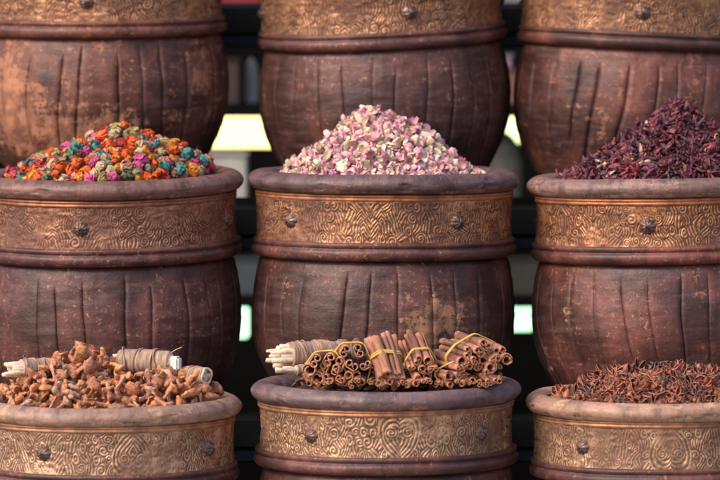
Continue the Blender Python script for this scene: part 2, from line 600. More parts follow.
W['ml'] = barrel('middle', 108, 181, 1.0, 2.0, .8, 54, .30, (-10.5, 72, 170, 258), tone(gold=(.50, .255, .160), dirt=(.115, .056, .043), patina=.5, dark=(.050, .0195, .019), mid=(.150, .055, .048), rim=(.21, .105, .090), rimtan=(.36, .18, .13), rimwear=.5),
                 'barrel filled with multicoloured dried flower heads in the middle row')
W['mc'] = barrel('middle', 384, 179.5, 1.0, .2, -.3, 65, .26, (-47, 35, 120, 215), tone(gold=(.68, .35, .18), rim=(.16, .094, .094), rimwear=.42, rimtan=(.36, .19, .14), spots=((.42, -.33, .13, .30), (.3, -.36, .06, .1))),
                 'barrel filled with a cone of pink and cream rose petals')
W['mr'] = barrel('middle', 663, 183, 1.0, -.1, 1.0, 76, .44, (-9.5, 70, 165, 260), tone(gw=1.15, slant=.5, gold=(.64, .31, .155), mid=(.190, .062, .049), rim=(.25, .145, .125), rimtan=(.42, .25, .19), rimwear=.55, patina=.4),
                 'barrel filled with dark maroon dried hibiscus on the right')
W['bl'] = barrel('bottom', 108, 405.5, .953, 1.2, .3, 87, .2, (-28.5, 55, 150, 240), tone(gold=(.68, .43, .28), dirt=(.14, .082, .058), rim=(.36, .215, .165), rimtan=(.50, .31, .21), rimwear=.75),  # bottom row: paler bands, outer rims paler too
                 'bottom left barrel with a tan rim filled with brown root pieces')
W['bc'] = barrel('bottom', 386, 389, .953, 1.2, .3, 98, .2, (-36.5, 48.6, 140, 230), tone(gold=(.70, .43, .26), dirt=(.12, .068, .048), rim=(.165, .104, .108), rimtan=(.50, .22, .12), rimwear=.22),
                 'bottom middle barrel with heart engraving filled with cinnamon bundles')
W['br'] = barrel('bottom', 660, 401, .953, 1.0, .2, 109, .2, (-40, 45, 140, 230), tone(gold=(.68, .42, .26), dirt=(.13, .072, .050), rim=(.41, .235, .165), rimtan=(.54, .33, .22), rimwear=.75),
                 'bottom right barrel with a pale worn rim filled with star anise')

# ------------------------------------------------------------------ scattering
def combine(items, mats, cols):
    """many copies joined as one heap mesh; items: (verts, faces, tip)"""
    V, F, C, T, n = [], [], [], [], 0
    for (v, f, tp), m, c in zip(items, mats, cols):
        m = np.array(m)
        V.append(v @ m[:3, :3].T + m[:3, 3])
        F += [[a + n for a in q] for q in f]
        C.append(np.tile(np.array(c[:3], float), (len(v), 1)))
        T.append(tp)
        n += len(v)
    return np.vstack(V), F, np.vstack(C), np.concatenate(T)

def darts(hf, rad, dist, n, rs, ymax=9, tries=60000, cx=0.0, seedpts=None):
    pts = []
    cell = {}
    for _ in range(tries):
        a = rs.uniform(0, 2 * math.pi); q = rad * math.sqrt(rs.uniform())
        x, y = cx + q * math.cos(a), q * math.sin(a)
        if y > ymax: continue
        z = hf(x, y)
        if z is None: continue
        key = (int(x // dist), int(y // dist), int(z // dist))
        ok = True
        for i in (-1, 0, 1):
            for j in (-1, 0, 1):
                for k in (-1, 0, 1):
                    for p in cell.get((key[0] + i, key[1] + j, key[2] + k), ()):
                        if (p[0] - x) ** 2 + (p[1] - y) ** 2 + (p[2] - z) ** 2 < dist * dist:
                            ok = False
        if ok:
            pts.append((x, y, z))
            cell.setdefault(key, []).append((x, y, z))
            if len(pts) >= n: break
    return pts

def normal(hf, x, y):
    e = .006
    return Vector(((hf(x - e, y) - hf(x + e, y)) / (2 * e), (hf(x, y - e) - hf(x, y + e)) / (2 * e), 1)).normalized()

def xf(p, up, spin, s, lift, tilt):
    q = up.to_track_quat('Z', 'Y').to_matrix().to_4x4()
    return (Matrix.Translation(Vector(p) + up * lift) @ q @ Matrix.Rotation(spin, 4, 'Z') @ tilt @ Matrix.Scale(s, 4))

def heap_core(name, hf, rad, drop, mat, Wm, cx=0.0):
    n, k = 34, 80
    V = [(cx, 0, hf(cx, 0) - drop)]
    for i in range(1, n + 1):
        q = rad * i / n
        for j in range(k):
            a = 2 * math.pi * j / k
            x, y = cx + q * math.cos(a), q * math.sin(a)
            rr = math.hypot(x, y)
            if rr > .234: x, y = x * .234 / rr, y * .234 / rr
            V.append((x, y, max(hf(x, y) - drop, -.1)))
    F = [[0, 1 + j, 1 + (j + 1) % k] for j in range(k)]
    F += [[1 + a for a in q] for q in ring_faces(n, k)[:, ::1]]
    V = np.array(V)
    V[:, 2] += .004 * fbm(V * 60, 3, 3)
    m = np.array(Wm)
    V = V @ m[:3, :3].T + m[:3, 3]
    return V, F

def rand_tilt(rs, a):
    return Euler((rs.uniform(-a, a), rs.uniform(-a, a), rs.uniform(0, 6.28))).to_matrix().to_4x4()

def jit(rs, c, v=.15):
    k = 1 + rs.uniform(-v, v)
    return tuple(max(0, min(1, x * k * (1 + rs.uniform(-.07, .07)))) for x in c) + (1,)

# ---- small shapes -----------------------------------------------------------
def petal(w, l, cup, curl, seed, nu=5, nv=6):
    rs = np.random.default_rng(seed)
    U, Vv = np.meshgrid(np.linspace(-1, 1, nu), np.linspace(0, 1, nv))
    wd = np.sin(np.pi * (Vv * .86 + .07)) ** .7 * w
    x = U * wd
    y = Vv * l
    z = cup * (U ** 2) * wd * 1.2 + curl * l * (Vv ** 2) + .08 * l * np.sin(U * 3 + seed) * Vv
    V = np.stack([x, y, z], -1).reshape(-1, 3)
    V += rs.normal(0, .03 * w, V.shape)
    return V, [list(q) for q in ring_faces(nv, nu, False, False)], (1 - Vv.ravel())

def compose(parts):
    V, F, T, n = [], [], [], 0
    for v, f, t in parts:
        V.append(v); T.append(t)
        F += [[int(a) + n for a in q] for q in f]
        n += len(v)
    return np.vstack(V), F, np.concatenate(T)

def rotm(v, e):
    return v @ np.array(Euler(e).to_matrix()).T

def ball(rx, ry, rz, seed, amp=.12, nu=12, nv=9, freq=60):
    V = []
    for i in range(nv):
        t = math.pi * (i + .001) / (nv - 1 + .002)
        for j in range(nu):
            a = 2 * math.pi * j / nu
            V.append((math.sin(t) * math.cos(a), math.sin(t) * math.sin(a), -math.cos(t)))
    V = np.array(V)
    n = fbm(V * 2.3 + seed, seed, 2)
    V = V * (1 + amp * n)[:, None] * np.array([rx, ry, rz])
    return V, [list(q) for q in ring_faces(nv, nu)], np.zeros(len(V))

def bud(r, seed, npet=11, open_=.25, elong=1.15, pw=.5, crump=.10):
    """dried flower head: many small crumpled petals wrapped round a core"""
    rs = np.random.default_rng(seed)
    parts = [ball(r * .72, r * .72, r * .8 * elong, seed)]
    for i in range(npet):
        lay = i / npet
        v, f, t = petal(r * rs.uniform(pw * .7, pw * 1.2), r * elong * rs.uniform(1.1, 1.7), .7, -.2 + .4 * lay * open_, seed * 31 + i, 5, 6)
        v[:, 1] -= r * rs.uniform(0, .35)
        lat = v[:, 1] / (r * elong) - .8 + rs.uniform(-.2, .35)
        lon = v[:, 0] / r
        rr = r * (.74 + .20 * rs.uniform()) + v[:, 2] * .5 + r * open_ * .35 * lay * np.clip(lat, 0, 1.2) ** 2
        w = np.stack([rr * np.cos(lat) * np.sin(lon), rr * np.cos(lat) * np.cos(lon), rr * np.sin(lat) * elong], 1)
        w = rotm(w, (0, 0, i * 2.4 + rs.uniform(-.4, .4)))
        parts.append((w, f, t * .8))
    V, F, T = compose(parts)
    V = V + r * crump * 2.2 * np.stack([fbm(V / r * 1.9 + 7 * i + seed, seed + i, 2) for i in range(3)], 1)
    return V, F, T

def petal_cluster(seed, k):
    rs = np.random.default_rng(seed)
    parts = []
    for i in range(k):
        v, f, t = petal(.0085 * rs.uniform(.8, 1.2), .019 * rs.uniform(.8, 1.15), rs.uniform(.6, 1.15), rs.uniform(.0, .6), seed * 17 + i)
        v = v + .0022 * np.stack([fbm(v * 170 + i * 5 + q * 9 + seed, seed + q, 2) for q in range(3)], 1)
        v = rotm(v, (rs.uniform(.1, .9), rs.uniform(-.6, .6), i * 6.28 / k + rs.uniform(-.5, .5)))
        parts.append((v, f, t))
    return compose(parts)

def shred(seed, l=.030, w=.005, tw=2.0):
    rs = np.random.default_rng(seed)
    n = 9
    t = np.linspace(0, 1, n)
    bend = rs.uniform(-1.2, 1.2); b2 = rs.uniform(-.8, .8)
    P = np.stack([l * .35 * np.sin(bend * t * 2), l * (t - .5), l * .3 * np.sin(b2 * t * 3)], 1)
    prof = np.sin(np.pi * np.clip(t * .9 + .08, 0, 1)) ** .6 * w
    V, F = [], []
    k = 6
    for i in range(n):
        for j in range(k):
            a = 2 * math.pi * j / k + tw * t[i] + seed
            e = np.array([math.cos(a) * prof[i], 0, math.sin(a) * prof[i] * .38])
            c, s_ = math.cos(tw * t[i]), math.sin(tw * t[i])
            e = np.array([e[0] * c - e[2] * s_, 0, e[0] * s_ + e[2] * c])
            V.append(P[i] + e)
    V = np.array(V) + rs.normal(0, .0004, (n * k, 3))
    F = [list(q) for q in ring_faces(n, k)] + [list(range(k))[::-1], [(n - 1) * k + j for j in range(k)]]
    return V, F, np.repeat(t, k) * 0

def calyx(seed):
    rs = np.random.default_rng(seed)
    parts = [ball(.005, .005, .006, seed, .2, 8, 6)]
    for i in range(5):
        v, f, t = shred(seed * 13 + i, .026 * rs.uniform(.8, 1.2), .0042, rs.uniform(.5, 2.5))
        v = v + np.array([0, .013, 0])
        v = rotm(v, (rs.uniform(.4, 1.25), rs.uniform(-.3, .3), 0))
        v = rotm(v, (0, 0, i * 1.2566 + rs.uniform(-.3, .3)))
        parts.append((v, f, t))
    return compose(parts)

def pod(seed, l=.020):
    """one boat-shaped carpel, split open along the top, seed inside"""
    rs = np.random.default_rng(seed)
    n, k = 8, 7
    V = []
    op = rs.uniform(.3, 1.0)
    for i in range(n):
        t = i / (n - 1)
        wd = (.0080 * math.sin(math.pi * min(1, t * .80 + .16)) ** .8 + .0004) * (1 if t < .95 else .5)
        dp = wd * 1.5
        for j in range(k):
            a = math.pi * (1.0 + j / (k - 1)) if True else 0
            x = math.cos(a) * wd * (.55 + .45 * op) * (1 if j not in (0, k - 1) else .8)
            z = math.sin(a) * dp + .16 * l * t ** 2.2 * .5 + .003
            V.append((x, .002 + t * l, z))
    inner = [(x * .62, y, z * .9 + .0012) for (x, y, z) in V]
    V = np.array(V)
    I = np.array(inner)
    F = [list(q) for q in ring_faces(n, k, True, False)]
    F2 = [[a + n * k for a in q][::-1] for q in F]
    FF = F + F2
    for i in range(n - 1):
        FF.append([i * k, (i + 1) * k, (i + 1) * k + n * k, i * k + n * k])
        FF.append([i * k + k - 1, i * k + k - 1 + n * k, (i + 1) * k + k - 1 + n * k, (i + 1) * k + k - 1])
    VV = np.vstack([V, I])
    T = np.concatenate([np.zeros(n * k), np.full(n * k, .55)])
    return VV + rs.normal(0, .0002, VV.shape), FF, T

def anise(seed, k=8, miss=0):
    rs = np.random.default_rng(seed)
    parts = [ball(.0028, .0028, .0026, seed, .2, 8, 6)]
    for i in range(k):
        if i < miss: continue
        v, f, t = pod(seed * 11 + i, .0180 * rs.uniform(.8, 1.18))
        v = rotm(v, (rs.uniform(-.12, .22), rs.uniform(-.25, .25), i * 2 * math.pi / k + rs.uniform(-.12, .12)))
        parts.append((v, f, t))
    for j in range(3):
        b = ball(.0026, .0034, .0018, seed + j, .05, 8, 6)
        a = rs.uniform(0, 6.28)
        parts.append((b[0] + np.array([.010 * math.cos(a), .010 * math.sin(a), .003]), b[1], b[2] + 1.0))
    return compose(parts)

def rootlump(seed, kind):
    rs = np.random.default_rng(seed)
    n, k = 22, 16
    t = np.linspace(0, 1, n)
    L = rs.uniform(.038, .055)
    b1, b2 = rs.uniform(.3, 1.5) * rs.choice([-1, 1]), rs.uniform(-.6, .6)
    P = np.stack([L * .32 * np.sin(b1 * t * 1.8), L * (t - .5), L * .22 * np.sin(b2 * t * 3)], 1)
    if kind == 0:       # horn with knobbly ends
        rad = .0085 * (.62 + .55 * np.exp(-((t - .12) / .14) ** 2) + .30 * np.exp(-((t - .85) / .12) ** 2))
    elif kind == 1:     # short stalk that opens into a cap
        rad = .0052 * (1 + 2.3 * sstep(.62, .86, t))
    else:               # curled chunk
        rad = .0105 * (np.sin(np.pi * (t * .84 + .08)) ** .55)
    rad = rad * np.concatenate([[.35, .8], np.ones(n - 4), [.8, .35]])
    V, F = tube(P, rad, k)
    flat = rs.uniform(.55, .9)
    V[:, 2] *= flat
    nz = fbm(V * 130 + seed, seed, 3)
    c = np.repeat(P, k, 0)
    nz2 = fbm(V * 360 + seed, seed + 5, 2)
    V = c + (V - c) * (1 + .60 * nz + .28 * nz2)[:, None]
    return V, F, np.zeros(len(V))

def shell(seed):
    """curled dry flake, thick, rolled at the edge"""
    rs = np.random.default_rng(seed)
    nu, nv = 9, 8
    U, Vv = np.meshgrid(np.linspace(-1, 1, nu), np.linspace(0, 1, nv))
    wd = .015 * (.45 + .75 * Vv) * np.sin(np.pi * (Vv * .8 + .15)) ** .4
    ang = U * rs.uniform(.9, 1.5)
    rr = wd / 1.2
    x = rr * np.sin(ang)
    z = rr * (1 - np.cos(ang)) + .012 * Vv ** 2 * rs.uniform(-.5, 1)
    y = (Vv - .5) * rs.uniform(.030, .046)
    A = np.stack([x, y, z], -1).reshape(-1, 3)
    A += .0034 * np.stack([fbm(A * 120 + i * 7, seed + i, 2) for i in range(3)], 1)
    B = A + np.array([0, 0, .0038])
    B[:, :2] *= .93
    F = [list(q) for q in ring_faces(nv, nu, False, False)]
    N = nu * nv
    F2 = [[a + N for a in q][::-1] for q in F]
    rim = [j for j in range(nu)] + [i * nu + nu - 1 for i in range(1, nv)] + [(nv - 1) * nu + j for j in range(nu - 2, -1, -1)] + [i * nu for i in range(nv - 2, 0, -1)]
    E = [[rim[(i + 1) % len(rim)], rim[i], rim[i] + N, rim[(i + 1) % len(rim)] + N] for i in range(len(rim))]
    return np.vstack([A, B]), F + F2 + E, np.zeros(2 * N)

def item_mesh(name, item, mat):
    me = mesh(name, item[0], item[1], mat)
    attr(me, 'tip', item[2])
    return me

def spread(name, cat, protos, matO, matA, Wm, hf, rad, dist, nmax, colours, labels, groups, weights, stuff, stufflab, stuffcat, seed,
           size=(.85, 1.2), lift=.0, tilt=1.2, drop=.012, corecol=(.1, .05, .03), cx=0.0, ymax=.05, nstuff=700, sdist=None, coremat=None, uptilt=.0, skip=None):
    rs = np.random.default_rng(seed)
    mes = [item_mesh(name, p, matO) for p in protos]
    pts = darts(hf, rad, dist, 4000, rs, 9, cx=cx)
    if skip: pts = [p for p in pts if not skip(p)]
    # those on the side towards the street, which show, first
    pts.sort(key=lambda p: p[1] - .35 * p[2])
    ind, rest = pts[:nmax], pts[nmax:]
    w = np.array(weights, float); w /= w.sum()
    for p in ind:
        up = normal(hf, p[0], p[1])
        up = (up + Vector((rs.normal(0, .25), rs.normal(0, .25) - uptilt, 0))).normalized()
        ci = rs.choice(len(colours), p=w)
        o = bpy.data.objects.new(name, mes[rs.integers(len(mes))])
        COL.objects.link(o)
        o.matrix_world = Wm @ xf(p, up, rs.uniform(0, 6.28), rs.uniform(*size), lift + rs.uniform(-.003, .003), rand_tilt(rs, tilt))
        o.color = jit(rs, colours[ci])
        tag(o, labels[ci], cat, groups[ci])
    # what lies beneath and behind
    items, mats, cols = [], [], []
    pts2 = darts(hf, rad, sdist or dist * .8, nstuff, rs, 9, cx=cx)
    if skip: pts2 = [p for p in pts2 if not skip(p)]
    for p, dl in [(q, -.8) for q in pts2] + [(q, 0) for q in rest]:
        up = normal(hf, p[0], p[1])
        ci = rs.choice(len(colours), p=w)
        m = Wm @ xf(p, up, rs.uniform(0, 6.28), rs.uniform(*size), lift + dl * drop, rand_tilt(rs, tilt))
        items.append(protos[rs.integers(len(protos))]); mats.append(m); cols.append(jit(rs, colours[ci]))
    V, F, C, T = combine(items, mats, cols)
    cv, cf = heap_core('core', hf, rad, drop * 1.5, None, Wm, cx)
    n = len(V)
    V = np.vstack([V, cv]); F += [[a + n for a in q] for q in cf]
    C = np.vstack([C, np.tile(np.array(corecol), (len(cv), 1))]); T = np.concatenate([T, np.zeros(len(cv))])  # core coloured dark so the gaps between pieces look shaded
    me = mesh(stuff, V, F, matA)
    attr(me, 'tip', T); cattr(me, 'col', C)
    o = link(stuff, me)
    tag(o, stufflab, stuffcat, None, 'stuff')
    return len(ind), len(rest)

# ---- heap shapes (metres, origin in the middle of the rim) ---------------------
def cone(cx, cy, h, r, p, base=-.018, lump=.006, sd=0):
    def f(x, y):
        q = math.hypot(x - cx, y - cy) / r
        n = math.sin(x * 41 + sd) * math.sin(y * 37 + sd * 2) * lump
        e = math.hypot(x, y)
        fall = 0 if e < .2 else -.02 * ((e - .2) / .035) ** 2
        return base + (h - base) * max(0, 1 - q ** p) + n + fall * .5
    return f

# ---- multicoloured flower heads ----------------------------------------------
oM = item_mat('dried_flower', .62, .5, 150)
aM = item_mat('dried_flower_heap', .62, .5, 150, use_attr=True)
flow = [bud(.0165, 3, 22, .4, 1.0, .42, .16), bud(.0165, 8, 26, .8, .9, .36, .16), bud(.0155, 15, 18, .2, 1.3, .45, .14), bud(.0170, 22, 30, 1.1, .8, .30, .18), bud(.0160, 29, 16, .3, 1.1, .5, .2)]
fc = [(.88, .130, .015), (.86, .33, .025), (.58, .040, .055), (.70, .09, .30), (.050, .27, .25), (.16, .19, .11), (.60, .46, .27), (.24, .050, .08), (.72, .30, .20), (.44, .37, .12)]
fn = ['orange', 'amber yellow', 'crimson', 'hot pink', 'teal', 'mossy green', 'cream straw', 'dark wine', 'salmon pink', 'olive yellow']
print('flowers', spread('dried_flower_head', 'dried flower', flow, oM, aM, W['ml'], cone(.030, -.0, .092, .272, 1.2, lump=.012, sd=1), .226, .0245, 280, fc,
       ['%s dried flower head in the mixed heap on the left' % n for n in fn], ['%s dried flower heads' % n for n in fn], [7.5, 2.6, 2.6, 2.4, 1.5, 2.2, 3.8, 1.0, 3.0, 1.8],
       'flower_heap', 'mass of mixed dried flowers lying beneath and behind the coloured flower heads', 'dried flowers', 5,
       size=(.55, 1.08), tilt=3.1, drop=.013, corecol=(.12, .07, .05), nstuff=330, sdist=.024))

# ---- rose petals ---------------------------------------------------------------
oM = item_mat('rose_petal', .6, .22, 140, (.78, .62, .42, .75), trans=.15)
aM = item_mat('rose_petal_heap', .6, .22, 140, (.78, .62, .42, .75), trans=.15, use_attr=True)
pet = [petal_cluster(2, 2), petal_cluster(5, 3), petal_cluster(9, 3), bud(.0085, 4, 8, .4, 1.35), bud(.0080, 13, 7, .9, 1.2), petal_cluster(12, 2), bud(.0080, 41, 9, .7, 1.45), bud(.0072, 43, 8, .3, 1.5)]
pc = [(.62, .20, .38), (.78, .42, .50), (.82, .58, .46), (.84, .72, .55), (.46, .08, .28), (.30, .11, .36)]
pn = ['mauve pink', 'pale pink', 'blush cream', 'ivory', 'deep magenta', 'violet']
print('petals', spread('rose_petal', 'rose petal', pet, oM, aM, W['mc'], cone(-.012, 0, .138, .214, 1.22, -.012, .009, 4), .226, .0138, 300, pc,
       ['%s dried rose petal cluster in the conical heap' % n for n in pn], ['%s rose petals' % n for n in pn], [5, 5, 4, 3, 1.5, .6],
       'petal_heap', 'mass of pink and cream rose petals beneath and behind the outer petals', 'rose petals', 9,
       size=(.66, 1.15), tilt=3.1, drop=.008, corecol=(.30, .17, .17), nstuff=1700, sdist=.0090))

# ---- hibiscus -------------------------------------------------------------------
oM = item_mat('hibiscus', .5, .35, 120)
aM = item_mat('hibiscus_heap', .5, .35, 120, use_attr=True)
def small_shell(sd, k):
    v, f, t = shell(sd)
    return v * np.array([k, k, k]), f, t
hib = [calyx(3), small_shell(41, .62), calyx(21), shred(4, .034, .0070, 3), small_shell(43, .75), calyx(34), small_shell(47, .5), bud(.011, 51, 9, 1.0, 1.4, .5, .25)]
hc = [(.135, .026, .045), (.20, .040, .062), (.100, .032, .060), (.36, .06, .07), (.66, .48, .33)]
hn = ['dark maroon', 'burgundy', 'purple black', 'bright red', 'pale straw']
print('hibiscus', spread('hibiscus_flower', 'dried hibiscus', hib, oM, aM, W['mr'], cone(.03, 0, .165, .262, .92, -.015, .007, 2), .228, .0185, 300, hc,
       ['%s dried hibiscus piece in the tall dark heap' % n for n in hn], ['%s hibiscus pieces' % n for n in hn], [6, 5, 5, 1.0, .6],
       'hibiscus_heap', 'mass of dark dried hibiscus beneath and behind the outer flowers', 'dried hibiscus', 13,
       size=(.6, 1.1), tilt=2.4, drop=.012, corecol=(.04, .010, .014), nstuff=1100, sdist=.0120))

# ---- star anise ------------------------------------------------------------------
oM = item_mat('star_anise', .5, .35, 150, (.20, .08, .05, .3))
aM = item_mat('star_anise_heap', .5, .35, 150, (.20, .08, .05, .3), use_attr=True)
ani = [anise(3), anise(8, 8, 1), anise(14, 7), anise(25, 8, 4), pod(77, .021), anise(31, 8, 2)]
def flat_heap(cx, h, r0, r1, base, sd):
    def f(x, y):
        q = math.hypot(x - cx, y)
        t = max(0, min(1, (q - r0) / (r1 - r0)))
        return base + (h - base) * (1 - t * t * (3 - 2 * t)) + .006 * math.sin(x * 47 + sd) * math.sin(y * 39 + 2 * sd)
    return f
ac = [(.42, .155, .105), (.33, .125, .092), (.56, .195, .105), (.28, .150, .125)]
an = ['reddish brown', 'dark brown', 'rusty orange', 'greyish brown']
print('anise', spread('star_anise', 'star anise', ani, oM, aM, W['br'], flat_heap(.01, .040, .10, .245, -.012, 3), .228, .0285, 290, ac,
       ['%s star anise in the flat heap' % n for n in an], ['%s star anise' % n for n in an], [5, 3.4, 2.6, 1.6],
       'anise_heap', 'mass of star anise lying beneath and behind the outer stars', 'star anise', 17,
       size=(1.0, 1.5), tilt=.8, drop=.012, corecol=(.06, .025, .02), nstuff=420, sdist=.02, uptilt=1.3))

# ---- brown root pieces ---------------------------------------------------------------
oM = item_mat('dried_root', .68, .5, 170)
aM = item_mat('dried_root_heap', .68, .5, 170, use_attr=True)
rts = [rootlump(3, 0), rootlump(8, 1), rootlump(12, 2), rootlump(19, 0), shell(5), shell(9), rootlump(27, 1), shell(14)]
rc = [(.60, .250, .125), (.48, .195, .110), (.74, .31, .135), (.64, .38, .26)]
rn = ['tan orange', 'brown', 'bright orange brown', 'greyish tan']
def rooth(x, y):
    a = cone(-.055, 0, .102, .20, 1.3, -.012, .007, 6)(x, y)
    b = cone(.10, -.03, .062, .16, 1.6, -.012, .006, 8)(x, y)
    return max(a, b)
print('roots', spread('dried_root', 'dried root', rts, oM, aM, W['bl'], rooth, .226, .0255, 270, rc,
       ['%s curled root piece in the brown heap' % n for n in rn], ['%s root pieces' % n for n in rn], [4, 3, 3, 2],
       'root_heap', 'mass of brown curled roots lying beneath and behind the outer pieces', 'dried roots', 23,
       size=(.66, 1.22), tilt=3.1, drop=.016, corecol=(.14, .06, .035), nstuff=260, sdist=.026))

# ------------------------------------------------------------------ cinnamon
cinn = NT('cinnamon_bark')
_o = cinn.obj()
_s = cinn.noise(cinn.scale(_o, (260, 260, 18)), 1.0, 4, .6)
_b = cinn.noise(_o, 30, 3)
_oi = cinn.n('ShaderNodeObjectInfo').outputs['Color']
_c = cinn.mix(cinn.step(_s, .35, .7), cinn.mix(1, _oi, (.6, .55, .55), 'MULTIPLY'), _oi)
_c = cinn.mix(cinn.math('MULTIPLY', cinn.step(_b, .5, .75), .4), _c, (.36, .21, .15))
_t = cinn.n('ShaderNodeAttribute', attribute_name='tip').outputs['Fac']
_c = cinn.mix(cinn.math('MULTIPLY', _t, .75), _c, (.66, .31, .175))
cinn.bump(_s, .5, .002)
cinn = cinn.out(_c, .62)
rubber = plain('rubber_band', (.66, .46, .10), .45, .12, 80, .1)

def quill(seed, r, L):
    """bark rolled inwards from both edges, both ends open"""
    rs = np.random.default_rng(seed)
    kind = seed % 3
    if kind == 0:      # one roll
        t = np.linspace(0, 1, 34)
        a = t * rs.uniform(1.25, 1.5) * 2 * np.pi
        rr = r * (1 - .50 * t)
        P = np.stack([rr * np.cos(a), rr * np.sin(a)], 1)
    else:              # double roll
        t = np.linspace(0, 1, 22)
        turn = rs.uniform(1.0, 1.25) * 2 * np.pi
        rr = r * .56 * (1 - .58 * t)
        a = np.pi / 2 + t * turn
        A = np.stack([-r * .46 + rr * np.cos(a), rr * np.sin(a)], 1)
        B = np.stack([r * .46 - rr * np.cos(a), rr * np.sin(a)], 1)
        P = np.vstack([A[::-1], B])
        P[:, 1] *= 1.15
    T = np.gradient(P, axis=0)
    T /= np.linalg.norm(T, axis=1)[:, None] + 1e-9
    N = np.stack([-T[:, 1], T[:, 0]], 1)
    th = r * .19
    sec = np.vstack([P + N * th / 2, (P - N * th / 2)[::-1]])
    m, k = 9, len(sec)
    V = []
    bx, by = rs.uniform(-.004, .004, 2)
    for i in range(m):
        z = L * i / (m - 1)
        s_ = 1 + .05 * math.sin(i * 1.3 + seed)
        if i in (0, m - 1): s_ *= .98
        jag = rs.uniform(-.0025, .0025, k) * (1 if i in (0, m - 1) else .1)
        q = np.column_stack([sec[:, 0] * s_ + bx * math.sin(math.pi * i / (m - 1)), sec[:, 1] * s_ + by * math.sin(math.pi * i / (m - 1)), np.full(k, z) + jag])
        V.append(q)
    V = np.vstack(V)
    F = [list(q) for q in ring_faces(m, k)]
    h = k // 2
    for e in (0, m - 1):
        for i in range(h - 1):
            q = [e * k + i, e * k + i + 1, e * k + k - 2 - i, e * k + k - 1 - i]
            F.append(q if e else q[::-1])
    V += .0006 * np.stack([fbm(V * np.array([150, 150, 30]) + i * 5, seed + i, 2) for i in range(3)], 1)
    return V, F

def quill_mesh(sd):
    V, F = quill(sd, .0100, .13)
    me = mesh('cinnamon_stick', V, F, cinn)
    z = V[:, 2]
    attr(me, 'tip', (z < .005) | (z > .125))
    return me
QN = [quill_mesh(s_) for s_ in (3, 4, 5, 7, 9, 11)]

def hull(pts):
    pts = sorted(map(tuple, pts))
    def half(ps):
        h = []
        for p in ps:
            while len(h) > 1 and (h[-1][0] - h[-2][0]) * (p[1] - h[-2][1]) - (h[-1][1] - h[-2][1]) * (p[0] - h[-2][0]) <= 0: h.pop()
            h.append(p)
        return h
    a, b = half(pts), half(pts[::-1])
    return np.array(a[:-1] + b[:-1])

def resample(P, n):
    P = np.vstack([P, P[:1]])
    d = np.concatenate([[0], np.cumsum(np.linalg.norm(np.diff(P, axis=0), axis=1))])
    t = np.linspace(0, d[-1], n, endpoint=False)
    return np.stack([np.interp(t, d, P[:, i]) for i in range(2)], 1)

CC = [(.40, .155, .092), (.34, .135, .085), (.28, .112, .074), (.46, .19, .115), (.25, .105, .072)]

def frame(front, direc, Wm):
    d = Vector(direc).normalized()
    q = d.to_track_quat('Z', 'Y').to_matrix().to_4x4()
    return Wm @ Matrix.Translation(front) @ q

def bundle(front, direc, offs, scale, band_at, label, seed, splay=0.0, loops=2, L=1.0):
    """front: where the near ends lie (metres from the rim centre); direc: from near to far end"""
    rs = np.random.default_rng(seed)
    root = bpy.data.objects.new('cinnamon_bundle', None)
    COL.objects.link(root)
    root.empty_display_size = .03
    root.matrix_world = frame(front, direc, W['bc'])
    tag(root, label, 'cinnamon bundle', 'cinnamon bundles tied with rubber bands')
    circ = []
    for (x, y, k) in offs:
        o = link('cinnamon_stick', QN[rs.integers(len(QN))], root)
        sc = scale * k
        zo = rs.uniform(-.008, .010)
        sx, sy = rs.normal(0, splay), rs.normal(0, splay)
        o.matrix_local = Matrix.Translation((x - sx * band_at, y - sy * band_at, zo)) @ Euler((-sy, sx, rs.uniform(0, 6.28))).to_matrix().to_4x4() @ Matrix.Diagonal((sc, sc, L * rs.uniform(.92, 1.06), 1))
        o.color = jit(rs, CC[rs.integers(len(CC))], .18)
        for a in np.linspace(0, 2 * math.pi, 20, endpoint=False):
            circ.append((x + .0108 * sc * math.cos(a), y + .0108 * sc * math.sin(a)))
    Hh = resample(hull(circ), 60)
    parts = []
    for l in range(loops):
        tl = rs.uniform(-.10, .10)
        P = np.column_stack([Hh, np.full(len(Hh), band_at + l * .0034) + Hh[:, 0] * tl + .0006 * np.sin(np.arange(len(Hh)) * .5)])
        parts.append(tube(P, .0017, 7, True))
    V, F = join(parts)
    link('rubber_band', mesh('rubber_band', V, F, rubber), root)
    return root

def hexpack(n, pitch, rs, squash=1.0):
    pts = []
    for i in range(-5, 6):
        for j in range(-5, 6):
            pts.append(((i + .5 * (j % 2)) * pitch, j * pitch * .87 * squash))
    pts.sort(key=lambda p: math.hypot(p[0], p[1] / squash) + .0001 * p[0])
    return [(x + rs.uniform(-.001, .001), y + rs.uniform(-.001, .001), rs.uniform(.72, 1.22)) for x, y in pts[:n]]

K = 1 / 453 / .953 / 1.04 * 1.0
def loc(px, py, y):
    """rim-frame position of a photograph point at local depth y in the bottom middle barrel"""
    p = at(px, py, ROWY['bottom'] + y * .953)
    return W['bc'].inverted() @ p
rs0 = np.random.default_rng(4)
bundle(loc(322, 370, -.195), (.16, .97, .03), hexpack(8, .0275, rs0, .85), 1.40, .034, 'leftmost bundle of rolled cinnamon sticks pointing forward under a yellow band', 1)
bundle(loc(352, 365, -.188), (-.02, .99, .02), hexpack(7, .0305, rs0, 1.15), 1.60, .028, 'tall bundle of fat cinnamon rolls with a yellow band over its top', 2)
bundle(loc(391, 381, -.200), (-.24, .66, .66), hexpack(9, .0205, rs0, .7), 1.05, .062, 'upright cinnamon bundle of long sticks with a yellow band round its waist', 3, .05, 3, .90)
bundle(loc(423, 370, -.188), (-.16, .90, .36), hexpack(7, .0235, rs0, .9), 1.18, .042, 'small slanting cinnamon bundle right of the upright sticks', 4)
